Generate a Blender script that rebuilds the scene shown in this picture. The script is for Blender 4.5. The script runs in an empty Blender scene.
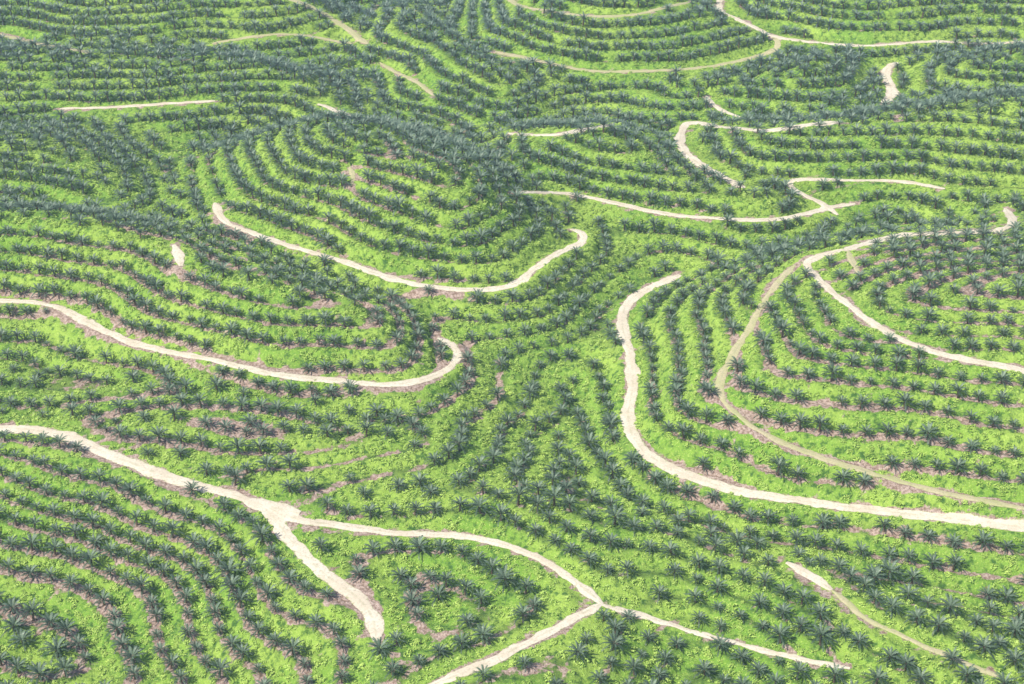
import bpy, numpy as np, math, random
random.seed(4); rng=np.random.default_rng(4)
HC=340.0; PITCH=math.radians(30); F=1552.0
sg=lambda x:1/(1+np.exp(-x))
# ---------- slope law: height gained moving d metres uphill of a hill's reference contour
_r=np.arange(-300,400,1.0)
_s=np.where(_r>0,.13+.31*(1-sg((_r-46)/9)),.10+.31*sg((_r+28)/7))
_q=np.cumsum(_s); _q-=np.interp(0,_r,_q)
qf=lambda d:np.interp(d,_r,_q)
qs=lambda d:np.interp(d,_r,_s)
def unproj(u,v,z):
    a=(u-512)/F; b=(342-v)/F
    t=(HC-z)/(math.sin(PITCH)-b*math.cos(PITCH))
    return (a*t,(math.cos(PITCH)+b*math.sin(PITCH))*t)
polys={
'A':(25,-.55,[(-300,425),(-100,425),(0,428),(60,434),(110,455),(180,482),(235,495),(262,512),(290,545),(330,580),(365,605),(380,640),(370,700),(300,800),(-100,850),(-300,700)]),
'B':(20,-.3,[(300,522),(380,532),(440,534),(500,545),(550,570),(600,603),(560,625),(500,655),(430,684),(400,740),(330,740),(376,660),(368,605),(320,560),(290,540)]),
'C':(12,-.3,[(640,560),(760,600),(900,690),(1000,800),(500,820),(540,690),(590,640)]),
'D':(10,1.1,[(680,275),(640,292),(624,305),(622,330),(632,365),(630,400),(628,430),(645,455),(680,475),(740,493),(830,507),(920,517),(1010,528),(1100,535),(1400,520),(1400,180),(1060,195),(960,215),(880,228),(800,240),(730,255)]),
'E':(35,1.15,[(-200,298),(0,302),(60,306),(100,330),(200,360),(330,381),(420,383),(455,362),(440,338),(380,295),(300,265),(200,235),(80,212),(-200,205)]),
'F':(45,1.15,[(215,205),(228,222),(270,240),(330,260),(380,276),(430,288),(480,292),(520,284),(545,262),(585,242),(572,228),(540,190),(480,150),(410,128),(330,122),(260,130),(205,155),(200,185)]),
'G':(42,1,[(490,185),(560,195),(640,211),(700,220),(770,222),(815,212),(790,188),(740,185),(700,165),(680,140),(610,128),(510,135),(480,155)]),
'G2':(45,1,[(690,125),(712,160),(760,180),(800,184),(900,184),(960,190),(1100,200),(1400,170),(1300,90),(1000,100),(880,108),(800,122)]),
'H':(60,1,[(470,45),(520,60),(600,72),(680,70),(740,60),(785,45),(770,30),(720,15),(700,-20),(600,-40),(480,-20)]),
'I':(66,1,[(725,-5),(722,15),(760,30),(810,42),(870,47),(950,42),(1030,40),(1300,40),(1300,-70),(700,-70)]),
'J':(45,1,[(640,100),(720,97),(800,110),(870,100),(880,65),(800,58),(740,76),(650,82)]),
'J2':(48,1,[(900,65),(900,100),(1000,110),(1250,110),(1250,55),(1000,52)]),
'K':(42,.7,[(-250,112),(80,110),(210,102),(300,100),(345,112),(330,80),(250,55),(100,48),(-250,40)]),
'K2':(32,.6,[(-300,130),(100,122),(140,150),(175,200),(120,222),(0,205),(-300,195)]),
'L':(58,1,[(-300,30),(0,35),(60,48),(160,50),(220,42),(310,35),(350,20),(340,-30),(100,-70),(-300,-70)]),
'M':(48,1,[(370,40),(430,90),(500,108),(590,90),(480,52),(420,5),(370,-10)]),
'N':(20,.3,[(-200,392),(0,392),(100,398),(200,398),(300,410),(420,432),(440,455),(330,478),(230,480),(110,446),(0,416),(-200,410)]),
}
X0,X1,Y0,Y1,DC=-640,640,180,1500,2.0
gx=np.arange(X0,X1+.1,DC); gy=np.arange(Y0,Y1+.1,DC)
PX,PY=np.meshgrid(gx,gy)
def waves(x,y,lam,n,seed):
    r=np.random.default_rng(seed); o=np.zeros_like(x,dtype=float)
    for i in range(n):
        th=r.uniform(0,2*math.pi); l=lam*r.uniform(.6,1.6); ph=r.uniform(0,6.28)
        o=o+np.sin((x*math.cos(th)+y*math.sin(th))*2*math.pi/l+ph)
    return o/math.sqrt(n)
def sdf(P,x,y):
    d=np.full(x.shape,1e9); ins=np.zeros(x.shape,bool)
    n=len(P)
    for i in range(n):
        ax,ay=P[i]; bx,by=P[(i+1)%n]
        ex,ey=bx-ax,by-ay
        t=np.clip(((x-ax)*ex+(y-ay)*ey)/(ex*ex+ey*ey),0,1)
        d=np.minimum(d,(x-ax-t*ex)**2+(y-ay-t*ey)**2)
        c=((ay>y)!=(by>y))&(x<(bx-ax)*(y-ay)/((by-ay) if by!=ay else 1e-9)+ax)
        ins^=c
    d=np.sqrt(d); return np.where(ins,d,-d)
def blur(A,sig):
    r=int(3*sig); k=np.exp(-np.arange(-r,r+1)**2/(2*sig*sig)); k/=k.sum()
    B=np.pad(A,r,mode='edge')
    B=sum(k[i]*B[i:i+A.shape[0],:] for i in range(2*r+1))
    return sum(k[i]*B[:,i:i+A.shape[1]] for i in range(2*r+1))
wx=PX+3.0*waves(PX,PY,70,8,1); wy=PY+3.0*waves(PX,PY,70,8,2)
K=7.0; RI=[]; info=[]
for nm,(R0,m,pp) in polys.items():
    z=.3*R0; P=[unproj(u,v,z) for u,v in pp]
    RI.append(np.clip(R0+sdf(P,wx,wy),-150,300)); info.append((R0,m))
RI=np.array(RI); R=K*np.log(np.exp(RI/K).sum(0))
W=np.exp(RI/13); W/=W.sum(0)
R=R+2.6*waves(PX,PY,110,10,3)+1.2*waves(PX,PY,38,10,7)
R=blur(R,3.0)
H0=np.zeros_like(R); SL=np.zeros_like(R)
for w_,(R0,m) in zip(W,info):
    H0+=w_*(.3*R0+m*qf(R-R0)); SL+=w_*m*qs(R-R0)
H0=blur(H0,3.5)+1.5*waves(PX,PY,150,8,5)
SL=blur(SL+.14*np.sign(SL),3)
def bil(A,x,y):
    fx=np.clip((np.asarray(x)-X0)/DC,0,len(gx)-1.001); fy=np.clip((np.asarray(y)-Y0)/DC,0,len(gy)-1.001)
    ix=fx.astype(int); iy=fy.astype(int); tx=fx-ix; ty=fy-iy
    return (A[iy,ix]*(1-tx)+A[iy,ix+1]*tx)*(1-ty)+(A[iy+1,ix]*(1-tx)+A[iy+1,ix+1]*tx)*ty
def cast(u,v):
    a=(u-512)/F; b=(342-v)/F
    dy=math.cos(PITCH)+b*math.sin(PITCH); dz=-math.sin(PITCH)+b*math.cos(PITCH)
    t=np.arange(380,1500,1.0)
    x=a*t;y=dy*t;z=HC+dz*t
    below=z<bil(H0,x,y)
    i=int(np.argmax(below)) if below.any() else len(t)-1
    return (float(x[i]),float(y[i]))
roads=[ # width, kind, pts
(5.4,0,[(-60,425),(0,428),(60,434),(110,455),(180,482),(235,496),(268,512),(290,540),(330,580),(360,600),(374,622),(376,642)]),
(9,0,[(243,500),(262,506),(280,510),(300,514)]),
(3.8,0,[(262,506),(298,520),(350,528),(400,534),(440,535),(490,542),(535,556),(575,582),(602,605)]),
(3.8,0,[(602,605),(575,618),(540,636),(490,662),(430,686),(400,700)]),
(2.5,0,[(602,605),(650,620),(690,632),(750,648),(800,660),(850,668)]),
(4.2,0,[(-60,300),(0,302),(50,304),(85,322),(130,342),(200,358),(270,374),(330,381),(390,385),(430,378),(455,364),(456,350),(438,336)]),
(4.2,0,[(215,203),(225,222),(265,238),(330,258),(380,275),(430,288),(480,291),(515,285),(538,266),(560,252),(584,243),(582,234),(570,228)]),
(5.2,0,[(680,275),(650,288),(628,303),(622,325),(630,355),(633,385),(628,415),(635,442),(660,464),(700,482),(760,496),(830,506),(920,517),(1010,528),(1060,533)]),
(3.1,1,[(795,265),(775,285),(755,320),(735,352),(720,380),(724,402),(750,427),(800,450),(860,470),(940,494),(1030,512)]),
(4.6,0,[(995,232),(1013,222),(1005,211)]),
(4.0,0,[(1000,230),(950,233),(900,236),(850,248),(815,258),(806,266),(830,290),(865,318),(910,344),(960,358),(1010,368),(1060,380)]),
(2.5,1,[(848,252),(853,264),(860,276)]),
(4,0,[(510,188),(560,194),(600,200),(650,211),(700,218),(770,221),(810,213),(830,208),(855,204)]),
(3.6,0,[(838,217),(822,204),(798,192),(790,180),(850,181),(900,182),(945,190)]),
(5,0,[(745,187),(715,173),(688,155),(680,138),(690,124),(725,127),(770,130),(840,122)]),
(4,0,[(706,94),(714,108),(740,117)]),
(4.5,0,[(508,136),(560,133),(612,127)]),
(6,0,[(897,62),(885,72),(892,92),(884,104)]),
(4,0,[(60,109),(130,107),(215,101)]),
(4.5,0,[(318,103),(340,113),(362,121)]),
(4,1,[(495,52),(550,64),(600,72),(680,70),(740,61),(778,48),(770,34)]),
(4,0,[(722,-8),(722,12),(760,30),(810,42),(870,46),(950,42),(1040,40)]),
(4,1,[(495,-8),(530,8),(590,16),(650,12),(690,4)]),
(4,1,[(0,34),(40,44),(90,53)]),
(4,1,[(212,44),(260,36),(310,36),(352,44)]),
(4.5,1,[(280,-6),(320,12),(345,28),(368,44)]),
(3,1,[(380,62),(410,78),(435,98)]),
(5,0,[(174,244),(180,256),(181,268)]),
(3,1,[(350,165),(354,178),(350,190)]),
(5,0,[(786,564),(808,574),(832,590)]),
(2.4,1,[(832,590),(870,620),(930,650),(1000,676)]),
]
def catmull(P,step=2.0):
    P=[np.array(p,float) for p in P]; P=[2*P[0]-P[1]]+P+[2*P[-1]-P[-2]]
    out=[]
    for i in range(1,len(P)-2):
        n=max(2,int(np.linalg.norm(P[i+1]-P[i])/step))
        for k in range(n):
            t=k/n
            out.append(.5*((2*P[i])+(-P[i-1]+P[i+1])*t+(2*P[i-1]-5*P[i]+4*P[i+1]-P[i+2])*t*t+(-P[i-1]+3*P[i]-3*P[i+1]+P[i+2])*t**3))
    out.append(P[-2]); return np.array(out)
RD=np.full(PX.shape,99.0); RW=np.zeros_like(PX); RZ=np.zeros_like(PX)
rlist=[]
for w,kind,pp in roads:
    C=[cast(u,v) for u,v in pp]
    L=catmull(C)
    for _ in range(6):
        L[1:-1]=.25*L[:-2]+.5*L[1:-1]+.25*L[2:]
    z=bil(H0,L[:,0],L[:,1]); n=8
    zp=np.pad(z,n,mode='edge'); z=np.convolve(zp,np.ones(2*n+1)/(2*n+1),'valid')
    rlist.append((w,kind,L))
    for (x,y),zz in zip(L,z):
        ix=int((x-X0)/DC); iy=int((y-Y0)/DC); q=9
        a,b,c,d=max(0,ix-q),ix+q+1,max(0,iy-q),iy+q+1
        if b<=0 or d<=0 or a>=len(gx) or c>=len(gy): continue
        dd=np.hypot(PX[c:d,a:b]-x,PY[c:d,a:b]-y)
        RD[c:d,a:b]=np.minimum(RD[c:d,a:b],np.maximum(dd-w/2,0))
        ww=1/(dd*dd+2)**2
        RW[c:d,a:b]+=ww; RZ[c:d,a:b]+=ww*zz
RZ=np.where(RW>0,RZ/np.maximum(RW,1e-12),0)
DS=9.6; PH=.22
def sstep(a,b,x):
    t=np.clip((x-a)/(b-a),0,1); return t*t*(3-2*t)
def outside(x,y):
    return np.maximum(np.maximum(X0-x,x-X1),np.maximum(Y0-y,y-Y1))
def final_z(x,y):
    x=np.asarray(x,float); y=np.asarray(y,float)
    r=bil(R,x,y); h=bil(H0,x,y); s=bil(SL,x,y)
    f=(r/DS)%1.0
    t=np.where(f<.42,.02*f/.42,np.where(f<.8,.02+.93*(f-.42)/.38,.95+.05*(f-.8)/.2))
    core=1-sstep(-60,0,outside(x,y))
    z=h+(t-f)*s*DS*core
    d=bil(RD,x,y); wgt=1-sstep(1.0,6.0,d); wgt=wgt*(bil(RW,x,y)>1e-7)
    z=z*(1-wgt)+(bil(RZ,x,y)-.12)*wgt
    o=np.clip(outside(x,y)/800,0,1)
    z=z+o*(35*waves(x,y,420,9,11)+10)
    return z
spots=[(cast(u,v),rad) for u,v,rad in [(330,330,60),(420,360,30),(215,430,52),(60,600,60),(150,300,55),(985,275,50),(820,400,60),(950,460,50),(60,290,55),(300,640,50),(20,470,40),(900,260,40),(340,200,35),(740,460,35),(120,550,50)]]
clear=[(cast(u,v),rad) for u,v,rad in [(155,132,8),(170,145,8),(185,158,8),(200,170,8),(213,183,8),(325,462,13),(365,458,12),(400,468,9),(200,462,7),(90,200,9),(60,198,9),(655,318,6),(505,385,7),(590,355,6),(430,640,6),(960,600,9),(990,575,7),(70,388,8),(800,578,6),(822,592,6)]]
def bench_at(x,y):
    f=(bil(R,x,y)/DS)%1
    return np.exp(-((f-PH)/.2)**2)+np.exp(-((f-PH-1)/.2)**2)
def soil_at(x,y):
    reg=np.zeros_like(x)
    for (sx,sy),rad in spots:
        reg=np.maximum(reg,np.exp(-((x-sx)**2+(y-sy)**2)/(2*(rad*.75)**2)))
    reg=np.clip(reg+.22*waves(x,y,90,8,31),0,1)
    nz=.20*waves(x,y,9,12,41)+.14*waves(x,y,4,12,42)
    return bench_at(x,y)*(.28+.60*reg)+.14*reg+.45*np.exp(-bil(RD,x,y)/1.3)+nz*.8
# ---------- materials
def newmat(n):
    m=bpy.data.materials.new(n); m.use_nodes=True; nt=m.node_tree
    return m,nt,nt.nodes['Principled BSDF']
def mix(nt,fac,a,b):
    n=nt.nodes.new('ShaderNodeMix'); n.data_type='RGBA'
    for i,v in ((0,fac),(6,a),(7,b)):
        if isinstance(v,bpy.types.NodeSocket): nt.links.new(v,n.inputs[i])
        else: n.inputs[i].default_value=v if i==0 else (*v,1)
    return n.outputs[2]
def noise(nt,scale,detail=4,rough=.6,vec=None):
    n=nt.nodes.new('ShaderNodeTexNoise'); n.inputs['Scale'].default_value=scale; n.inputs['Detail'].default_value=detail; n.inputs['Roughness'].default_value=rough
    if vec: nt.links.new(vec,n.inputs['Vector'])
    return n.outputs['Fac']
def ramp(nt,s,a,b):
    n=nt.nodes.new('ShaderNodeMapRange'); n.interpolation_type='SMOOTHSTEP'
    n.inputs['From Min'].default_value=a; n.inputs['From Max'].default_value=b
    nt.links.new(s,n.inputs['Value']); return n.outputs['Result']
def math_(nt,op,a,b):
    n=nt.nodes.new('ShaderNodeMath'); n.operation=op
    for i,v in enumerate((a,b)):
        if isinstance(v,bpy.types.NodeSocket): nt.links.new(v,n.inputs[i])
        else: n.inputs[i].default_value=v
    return n.outputs[0]
def attr(nt,name):
    n=nt.nodes.new('ShaderNodeAttribute'); n.attribute_name=name; return n.outputs['Fac']
def geo_pos(nt):
    return nt.nodes.new('ShaderNodeNewGeometry').outputs['Position']
gm,nt,bs=newmat('cover_crop_ground'); pos=geo_pos(nt)
c=mix(nt,ramp(nt,noise(nt,.02,3,.6,pos),.38,.62),(.22,.42,.05),(.38,.57,.09))
c=mix(nt,ramp(nt,noise(nt,1.3,4,.7,pos),.50,.7),c,(.54,.70,.16))
c=mix(nt,ramp(nt,noise(nt,.35,5,.65,pos),.47,.66),c,(.07,.17,.03))
c=mix(nt,math_(nt,'MULTIPLY',attr(nt,'bench'),.66),c,(.055,.11,.03))  # dark growth and litter along palm rows, plus their shadow painted in
sc=mix(nt,ramp(nt,noise(nt,.9,4,.7,pos),.35,.65),(.27,.18,.13),(.64,.50,.42))
sf=math_(nt,'ADD',attr(nt,'soil'),math_(nt,'MULTIPLY',math_(nt,'SUBTRACT',noise(nt,.8,4,.7,pos),.5),.8))
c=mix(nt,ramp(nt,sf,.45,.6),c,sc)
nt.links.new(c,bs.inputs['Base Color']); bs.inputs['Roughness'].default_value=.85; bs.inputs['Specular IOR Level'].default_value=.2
bp=nt.nodes.new('ShaderNodeBump'); bp.inputs['Strength'].default_value=1; bp.inputs['Distance'].default_value=.9
nt.links.new(noise(nt,.9,5,.7,pos),bp.inputs['Height']); nt.links.new(bp.outputs[0],bs.inputs['Normal'])
def roadmat(n,a,b,gr):
    m,nt,bs=newmat(n); pos=geo_pos(nt)
    c=mix(nt,ramp(nt,noise(nt,.12,5,.7,pos),.38,.62),a,b)
    c=mix(nt,ramp(nt,noise(nt,1.2,4,.7,pos),.45,.75),c,tuple(.72*v for v in b))
    u=attr(nt,'across')
    e=math_(nt,'ADD',u,math_(nt,'MULTIPLY',math_(nt,'SUBTRACT',noise(nt,.4,4,.7,pos),.5),1.5))
    c=mix(nt,ramp(nt,e,.85,1.15),c,(.30,.33,.13))
    mid=math_(nt,'SUBTRACT',1.0,math_(nt,'ADD',u,math_(nt,'MULTIPLY',noise(nt,.25,3,.6,pos),1.3)))
    c=mix(nt,math_(nt,'MULTIPLY',ramp(nt,mid,.15,.45),gr),c,(.42,.41,.24))
    nt.links.new(c,bs.inputs['Base Color']); bs.inputs['Roughness'].default_value=.9
    return m
rm=[roadmat('pale_laterite_road',(.80,.73,.58),(.70,.61,.46),.4),roadmat('grassy_track',(.58,.51,.32),(.48,.48,.23),.7)]
def leafmat(n,c1,c2,c3,rough,spec,far=None):
    m,nt,bs=newmat(n)
    oi=nt.nodes.new('ShaderNodeObjectInfo')
    c=mix(nt,oi.outputs['Random'],c1,c2)
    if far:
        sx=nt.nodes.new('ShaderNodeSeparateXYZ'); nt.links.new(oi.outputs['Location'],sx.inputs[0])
        c=mix(nt,ramp(nt,sx.outputs['Y'],480,1150),c,far)  # distance haze painted into the frond colour, bluer towards far Y
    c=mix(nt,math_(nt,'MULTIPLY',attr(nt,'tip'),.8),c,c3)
    nt.links.new(c,bs.inputs['Base Color']); bs.inputs['Roughness'].default_value=rough; bs.inputs['Specular IOR Level'].default_value=spec
    return m
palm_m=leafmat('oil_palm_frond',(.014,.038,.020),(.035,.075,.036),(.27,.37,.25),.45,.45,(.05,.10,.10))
crop_m=leafmat('cover_crop_leaf',(.16,.35,.04),(.38,.57,.09),(.56,.71,.17),.6,.3)
trunk_m,nt,bs=newmat('oil_palm_trunk'); bs.inputs['Roughness'].default_value=.9
nt.links.new(mix(nt,noise(nt,3),(.10,.07,.045),(.2,.15,.1)),bs.inputs['Base Color'])
# ---------- terrain mesh
def axis(a,b,st,far):
    c=list(np.arange(a,b,st)); s=st; l=[];v=a
    while v>-far: s*=1.13; v-=s; l.append(v)
    r=[];v=c[-1]; s=st
    while v<far: s*=1.13; v+=s; r.append(v)
    return np.array(l[::-1]+c+r)
ax=axis(-430,430,1.2,7000); ay=axis(335,1180,1.2,7000)
MX,MY=np.meshgrid(ax,ay); MZ=final_z(MX,MY)
rd=bil(RD,MX,MY)
bump=.28*waves(MX,MY,5.5,14,21)+.2*waves(MX,MY,3.3,14,22)+rng.normal(0,.12,MX.shape)
MZ=MZ+bump*sstep(1.5,4,rd)
ny,nx=MX.shape
co=np.stack([MX,MY,MZ],-1).reshape(-1,3).astype(np.float32)
idx=np.arange(nx*ny).reshape(ny,nx)
fc=np.stack([idx[:-1,:-1],idx[:-1,1:],idx[1:,1:],idx[1:,:-1]],-1).reshape(-1,4)
me=bpy.data.meshes.new('terrain'); me.vertices.add(len(co)); me.vertices.foreach_set('co',co.ravel())
me.loops.add(fc.size); me.loops.foreach_set('vertex_index',fc.ravel().astype(np.int32))
me.polygons.add(len(fc)); me.polygons.foreach_set('loop_start',np.arange(0,fc.size,4,dtype=np.int32))
me.polygons.foreach_set('use_smooth',np.ones(len(fc),bool)); me.update(calc_edges=True)
at=me.attributes.new('soil','FLOAT','POINT'); at.data.foreach_set('value',soil_at(MX,MY).ravel().astype(np.float32))
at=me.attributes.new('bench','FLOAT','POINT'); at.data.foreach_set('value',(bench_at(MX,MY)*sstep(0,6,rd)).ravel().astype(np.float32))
me.materials.append(gm)
to=bpy.data.objects.new('hill_terrain',me); bpy.context.collection.objects.link(to)
# ---------- roads
for i,(w,kind,L) in enumerate(rlist):
    T=np.gradient(L,axis=0); T/=np.linalg.norm(T,axis=1)[:,None]; Nn=np.stack([-T[:,1],T[:,0]],1)
    n=len(L); off=[-1,-.6,0,.6,1]; vs=[];ac=[]
    jl=np.convolve(rng.normal(0,1,n+4),np.ones(3)/2,'same')[2:2+n]; jr=np.convolve(rng.normal(0,1,n+4),np.ones(3)/2,'same')[2:2+n]
    ta=np.minimum(1,.35+np.minimum(np.arange(n),np.arange(n)[::-1])/4)
    ta=ta*(1+.10*waves(L[:,0],L[:,1],34,6,71))
    for o in off:
        j=(jl if o<0 else jr)*.42*abs(o)
        p=L+Nn*((o*(w/2)+np.sign(o)*j)*ta)[:,None]
        z=final_z(p[:,0],p[:,1])+.12+.08*(1-abs(o))+.012*(i%5)
        z=z-(.10 if abs(o)==1 else 0)
        vs.append(np.column_stack([p,z])); ac.append(np.full(n,abs(o)))
    V=np.stack(vs,1).reshape(-1,3); A=np.stack(ac,1).ravel()
    fs=[(k*5+m,(k+1)*5+m,(k+1)*5+m+1,k*5+m+1) for k in range(n-1) for m in range(4)]
    me=bpy.data.meshes.new('road'); me.from_pydata(V.tolist(),[],fs)
    at=me.attributes.new('across','FLOAT','POINT'); at.data.foreach_set('value',A.astype(np.float32))
    me.materials.append(rm[kind]); me.shade_smooth()
    if me.polygons[0].normal.z<0: me.flip_normals()
    bpy.context.collection.objects.link(bpy.data.objects.new('dirt_road' if kind==0 else 'grassy_track',me))
# ---------- palms
def palm_mesh(k):
    r=random.Random(k); V=[];Fc=[];mi=[];tip=[]
    def add(vs,m,t):
        b=len(V); V.extend(vs); Fc.append(tuple(range(b,b+len(vs)))); mi.append(m); tip.extend(t)
    hgt=r.uniform(1.6,2.8)
    rings=[(0,.42),(hgt*.5,.36),(hgt,.45),(hgt+.5,.2)]
    b=len(V)
    for z,rad in rings:
        for q in range(8):
            a=q*math.pi/4; V.append((rad*math.cos(a),rad*math.sin(a),z)); tip.append(0)
    for i in range(3):
        for q in range(8):
            Fc.append((b+i*8+q,b+i*8+(q+1)%8,b+i*8+8+(q+1)%8,b+i*8+8+q)); mi.append(1)
    nf=24
    for i in range(nf):
        rank=i/nf; lt=(max(0,rank-.35)/.65)**1.2*.7+r.uniform(0,.16)+(.25 if r.random()<.12 else 0)  # lt: paler young upper fronds, with crown highlights painted into the colour
        az=i*2.39996+r.uniform(-.2,.2); el=math.radians(6+70*rank**.9+r.uniform(-6,6))
        Ln=r.uniform(4.0,5.2)*(1-.25*rank); seg=8; droop=r.uniform(.9,1.35)
        p=np.array([.25*math.cos(az),.25*math.sin(az),hgt+.1+.4*rank]); pts=[p]; e=el
        for s in range(seg):
            p=p+Ln/seg*np.array([math.cos(e)*math.cos(az),math.cos(e)*math.sin(az),math.sin(e)]); pts.append(p)
            e-=droop*1.15/seg*(.5+s/seg)
        side=np.array([-math.sin(az),math.cos(az),0.])
        for s in range(0,seg,2):
            a,bb=pts[s],pts[s+2]; wd=.07
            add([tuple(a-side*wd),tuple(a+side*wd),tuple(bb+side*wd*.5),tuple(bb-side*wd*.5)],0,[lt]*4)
        nl=15
        for s in range(2,nl+1):
            t=s/nl; fi=t*seg; i0=min(int(fi),seg-1); P=pts[i0]+(pts[i0+1]-pts[i0])*(fi-i0)
            d=(pts[i0+1]-pts[i0]); d/=np.linalg.norm(d)
            ll=.76*math.sin(math.pi*min(1,.12+.8*t))**.6*r.uniform(.85,1.1)
            for sd in (-1,1):
                dirn=side*sd*.72+d*.68+np.array([0,0,r.uniform(-.4,.1)]); dirn/=np.linalg.norm(dirn)
                w0=d*.16
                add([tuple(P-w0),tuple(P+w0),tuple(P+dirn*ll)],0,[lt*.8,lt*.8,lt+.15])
    me=bpy.data.meshes.new('oil_palm'); me.from_pydata(V,[],Fc)
    me.polygons.foreach_set('material_index',mi); at=me.attributes.new('tip','FLOAT','POINT'); at.data.foreach_set('value',np.array(tip,np.float32))
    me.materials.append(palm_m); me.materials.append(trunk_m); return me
def clump_mesh(k):
    r=random.Random(100+k); V=[];Fc=[];tip=[]
    for i in range(56):
        a=r.uniform(0,6.28); q=math.sqrt(r.random()); rad=1.3*q*(.8+.2*math.sin(3*a+k)); z=.9*(1-q*q)*r.uniform(.6,1.1)+.02
        c=np.array([rad*math.cos(a),rad*math.sin(a),z]); s=r.uniform(.15,.27)
        n=np.array([r.gauss(0,.5)+c[0]*.5,r.gauss(0,.5)+c[1]*.5,1.]); n/=np.linalg.norm(n)
        t=np.cross(n,[math.cos(i),math.sin(i),.1]); t/=np.linalg.norm(t); b=np.cross(n,t)
        o=len(V); V+= [tuple(c-t*s),tuple(c-b*s*.8),tuple(c+t*s*1.2),tuple(c+b*s*.8)]; Fc.append((o,o+1,o+2,o+3)); tip+=[r.random()]*4
    me=bpy.data.meshes.new('creeper_clump'); me.from_pydata(V,[],Fc)
    at=me.attributes.new('tip','FLOAT','POINT'); at.data.foreach_set('value',np.array(tip,np.float32)); me.materials.append(crop_m); return me
def coll(name,meshes):
    c=bpy.data.collections.new(name)
    for m in meshes: c.objects.link(bpy.data.objects.new(m.name,m))
    return c
def scatter(name,P,rot,scl,kind,collection):
    me=bpy.data.meshes.new(name); me.vertices.add(len(P)); me.vertices.foreach_set('co',np.asarray(P,np.float32).ravel())
    a=me.attributes.new('rot','FLOAT_VECTOR','POINT'); a.data.foreach_set('vector',np.asarray(rot,np.float32).ravel())
    a=me.attributes.new('scl','FLOAT_VECTOR','POINT'); a.data.foreach_set('vector',np.asarray(scl,np.float32).ravel())
    a=me.attributes.new('kind','INT','POINT'); a.data.foreach_set('value',np.asarray(kind,np.int32))
    ob=bpy.data.objects.new(name,me); bpy.context.collection.objects.link(ob)
    ng=bpy.data.node_groups.new(name,'GeometryNodeTree')
    ng.interface.new_socket('Geometry',in_out='INPUT',socket_type='NodeSocketGeometry'); ng.interface.new_socket('Geometry',in_out='OUTPUT',socket_type='NodeSocketGeometry')
    gi=ng.nodes.new('NodeGroupInput'); go=ng.nodes.new('NodeGroupOutput'); ip=ng.nodes.new('GeometryNodeInstanceOnPoints')
    ci=ng.nodes.new('GeometryNodeCollectionInfo'); ci.inputs['Collection'].default_value=collection; ci.inputs['Separate Children'].default_value=True; ci.inputs['Reset Children'].default_value=True
    ng.links.new(gi.outputs[0],ip.inputs['Points']); ng.links.new(ci.outputs[0],ip.inputs['Instance']); ip.inputs['Pick Instance'].default_value=True
    for nm,ty,so in (('rot','FLOAT_VECTOR','Rotation'),('scl','FLOAT_VECTOR','Scale'),('kind','INT','Instance Index')):
        na=ng.nodes.new('GeometryNodeInputNamedAttribute'); na.data_type=ty; na.inputs['Name'].default_value=nm
        o=next(o for o in na.outputs if o.enabled and o.name=='Attribute'); ng.links.new(o,ip.inputs[so])
    ng.links.new(ip.outputs[0],go.inputs[0]); md=ob.modifiers.new('scatter','NODES'); md.node_group=ng; return ob
GYx=np.gradient(R,DC,axis=1); GYy=np.gradient(R,DC,axis=0)
def inreg(x,y): return 318<y<1330 and abs(x)<.30*y+100
def proj(x,y):
    for _ in range(3):
        r=float(bil(R,x,y)); a=float(bil(GYx,x,y)); b=float(bil(GYy,x,y)); q=a*a+b*b
        if q<.12: return x,y,a,b
        tgt=(round(r/DS-PH)+PH)*DS; e=max(-3,min(3,(r-tgt)/q)); x-=e*a; y-=e*b
    return x,y,a,b
cells={}
def near(x,y,d):
    cx,cy=int(x//8),int(y//8)
    for i in (-1,0,1):
        for j in (-1,0,1):
            for (a,b) in cells.get((cx+i,cy+j),()):
                if (a-x)**2+(b-y)**2<d*d: return True
    return False
pts=[]
def spc(y): return 8.1-.9*float(sstep(520,850,y))
seeds=[(x,y) for y in np.arange(320,1330,6.0) for x in np.arange(-510,510,6.0) if inreg(x,y)]
random.shuffle(seeds)
for sx,sy in seeds:
    x,y,a,b=proj(sx,sy)
    SP=spc(y); MIN=SP*.84
    if near(x,y,MIN): continue
    for dr in (1,-1):
        px,py,pa,pb=x,y,a,b
        for st in range(60):
            if dr==-1 or st>0:
                q=math.hypot(pa,pb)
                if q<.3: break
                px,py,pa,pb=proj(px-dr*pb/q*SP,py+dr*pa/q*SP)
                if not inreg(px,py) or near(px,py,MIN): break
            cells.setdefault((int(px//8),int(py//8)),[]).append((px,py)); pts.append((px,py))
P=np.array(pts)
d=bil(RD,P[:,0],P[:,1]); keep=(d>2.6)&(rng.random(len(P))>.03)
for (sx,sy),rad in clear: keep&=np.hypot(P[:,0]-sx,P[:,1]-sy)>rad
P=P[keep]
low=1-sstep(0,14,bil(R,P[:,0],P[:,1]))
P=P+rng.normal(0,1,P.shape)*(.40+.6*low)[:,None]; n=len(P)
Z=final_z(P[:,0],P[:,1])-.1
s=np.clip(rng.normal(.88,.13,n)+.05*waves(P[:,0],P[:,1],160,8,51)+.22*sstep(500,900,P[:,1]),.5,1.3)
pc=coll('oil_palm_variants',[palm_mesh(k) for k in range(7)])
scatter('oil_palm_plantation',np.column_stack([P,Z]),np.column_stack([rng.normal(0,.07,n),rng.normal(0,.07,n),rng.uniform(0,6.28,n)]),np.column_stack([s,s,s*rng.uniform(.85,1.15,n)]),rng.integers(0,7,n),pc)
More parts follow.
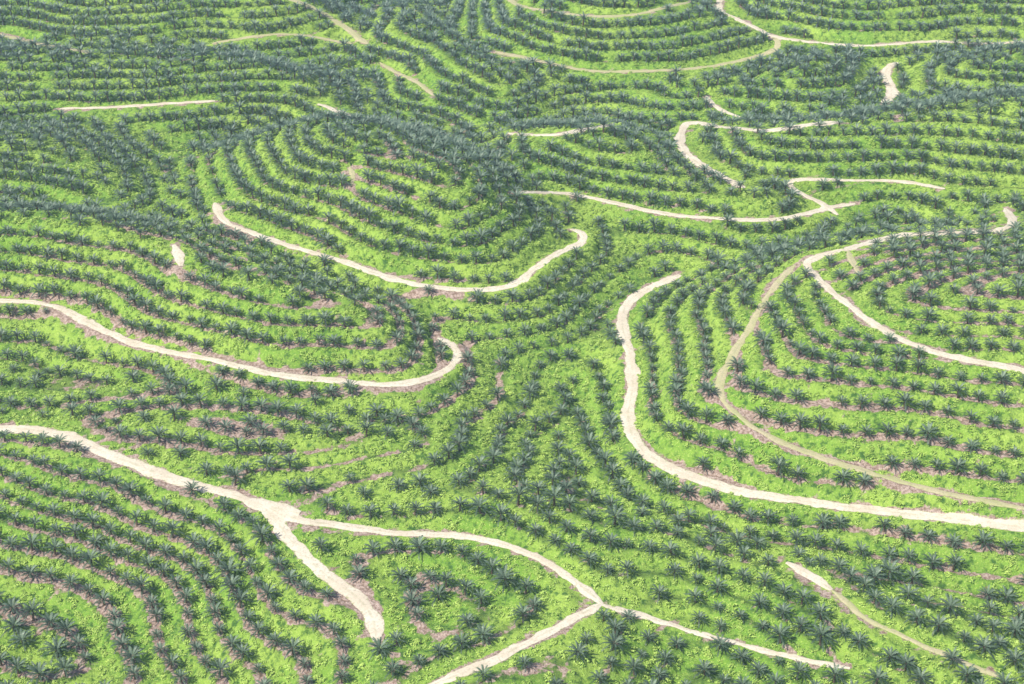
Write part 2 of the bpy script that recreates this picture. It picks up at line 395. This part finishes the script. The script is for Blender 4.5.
# cover crop clumps
n=140000; y=rng.uniform(330,1150,n); x=rng.uniform(-1,1,n)*(.30*1150+40); k=(np.abs(x)<.30*y+60)&(rng.random(n)>.5*sstep(650,1000,y))
x=x[k];y=y[k]
k=(bil(RD,x,y)>rng.uniform(.1,1.4,len(x)))&(soil_at(x,y)<.42)&(rng.random(len(x))>.88*bench_at(x,y))&(waves(x,y,14,12,61)>-1.1); x=x[k];y=y[k]; n=len(x)
s=rng.uniform(.55,1.4,n)
cc=coll('creeper_variants',[clump_mesh(k) for k in range(4)])
scatter('legume_ground_cover',np.column_stack([x,y,final_z(x,y)-.05]),np.column_stack([rng.normal(0,.15,n),rng.normal(0,.15,n),rng.uniform(0,6.28,n)]),np.column_stack([s,s,s]),rng.integers(0,4,n),cc)
# ---------- haze: one thin layer of humid air over the whole landscape
bpy.ops.mesh.primitive_cube_add(size=1,location=(0,600,150)); hz=bpy.context.object; hz.name='atmospheric_haze'; hz.scale=(7000,7000,560)
m=bpy.data.materials.new('haze'); m.use_nodes=True; nt=m.node_tree; nt.nodes.remove(nt.nodes['Principled BSDF'])
v=nt.nodes.new('ShaderNodeVolumeScatter'); v.inputs['Color'].default_value=(.58,.80,1,1); v.inputs['Density'].default_value=.00013
nt.links.new(v.outputs[0],nt.nodes['Material Output'].inputs['Volume']); hz.data.materials.append(m)
# ---------- light
w=bpy.data.worlds.new('World'); bpy.context.scene.world=w; w.use_nodes=True; nt=w.node_tree
sk=nt.nodes.new('ShaderNodeTexSky'); sk.sky_type='NISHITA'; sk.sun_disc=False; sk.sun_elevation=math.radians(53); sk.sun_rotation=math.radians(235)
nt.links.new(sk.outputs[0],nt.nodes['Background'].inputs[0]); nt.nodes['Background'].inputs[1].default_value=.13
sl=bpy.data.lights.new('sun','SUN'); sl.energy=5; sl.angle=math.radians(.5); sl.color=(1,.96,.89)
so=bpy.data.objects.new('sun',sl); so.rotation_euler=(math.radians(37),0,math.radians(-55)); bpy.context.collection.objects.link(so)
cam=bpy.data.cameras.new('camera'); cam.lens=36*F/1024; cam.clip_end=20000; cam.clip_start=1
cb=bpy.data.objects.new('camera',cam); cb.location=(0,0,HC); cb.rotation_euler=(math.radians(60),0,0); bpy.context.collection.objects.link(cb)
sc=bpy.context.scene; sc.camera=cb; sc.view_settings.view_transform='Standard'; sc.view_settings.look='None'; sc.view_settings.exposure=0
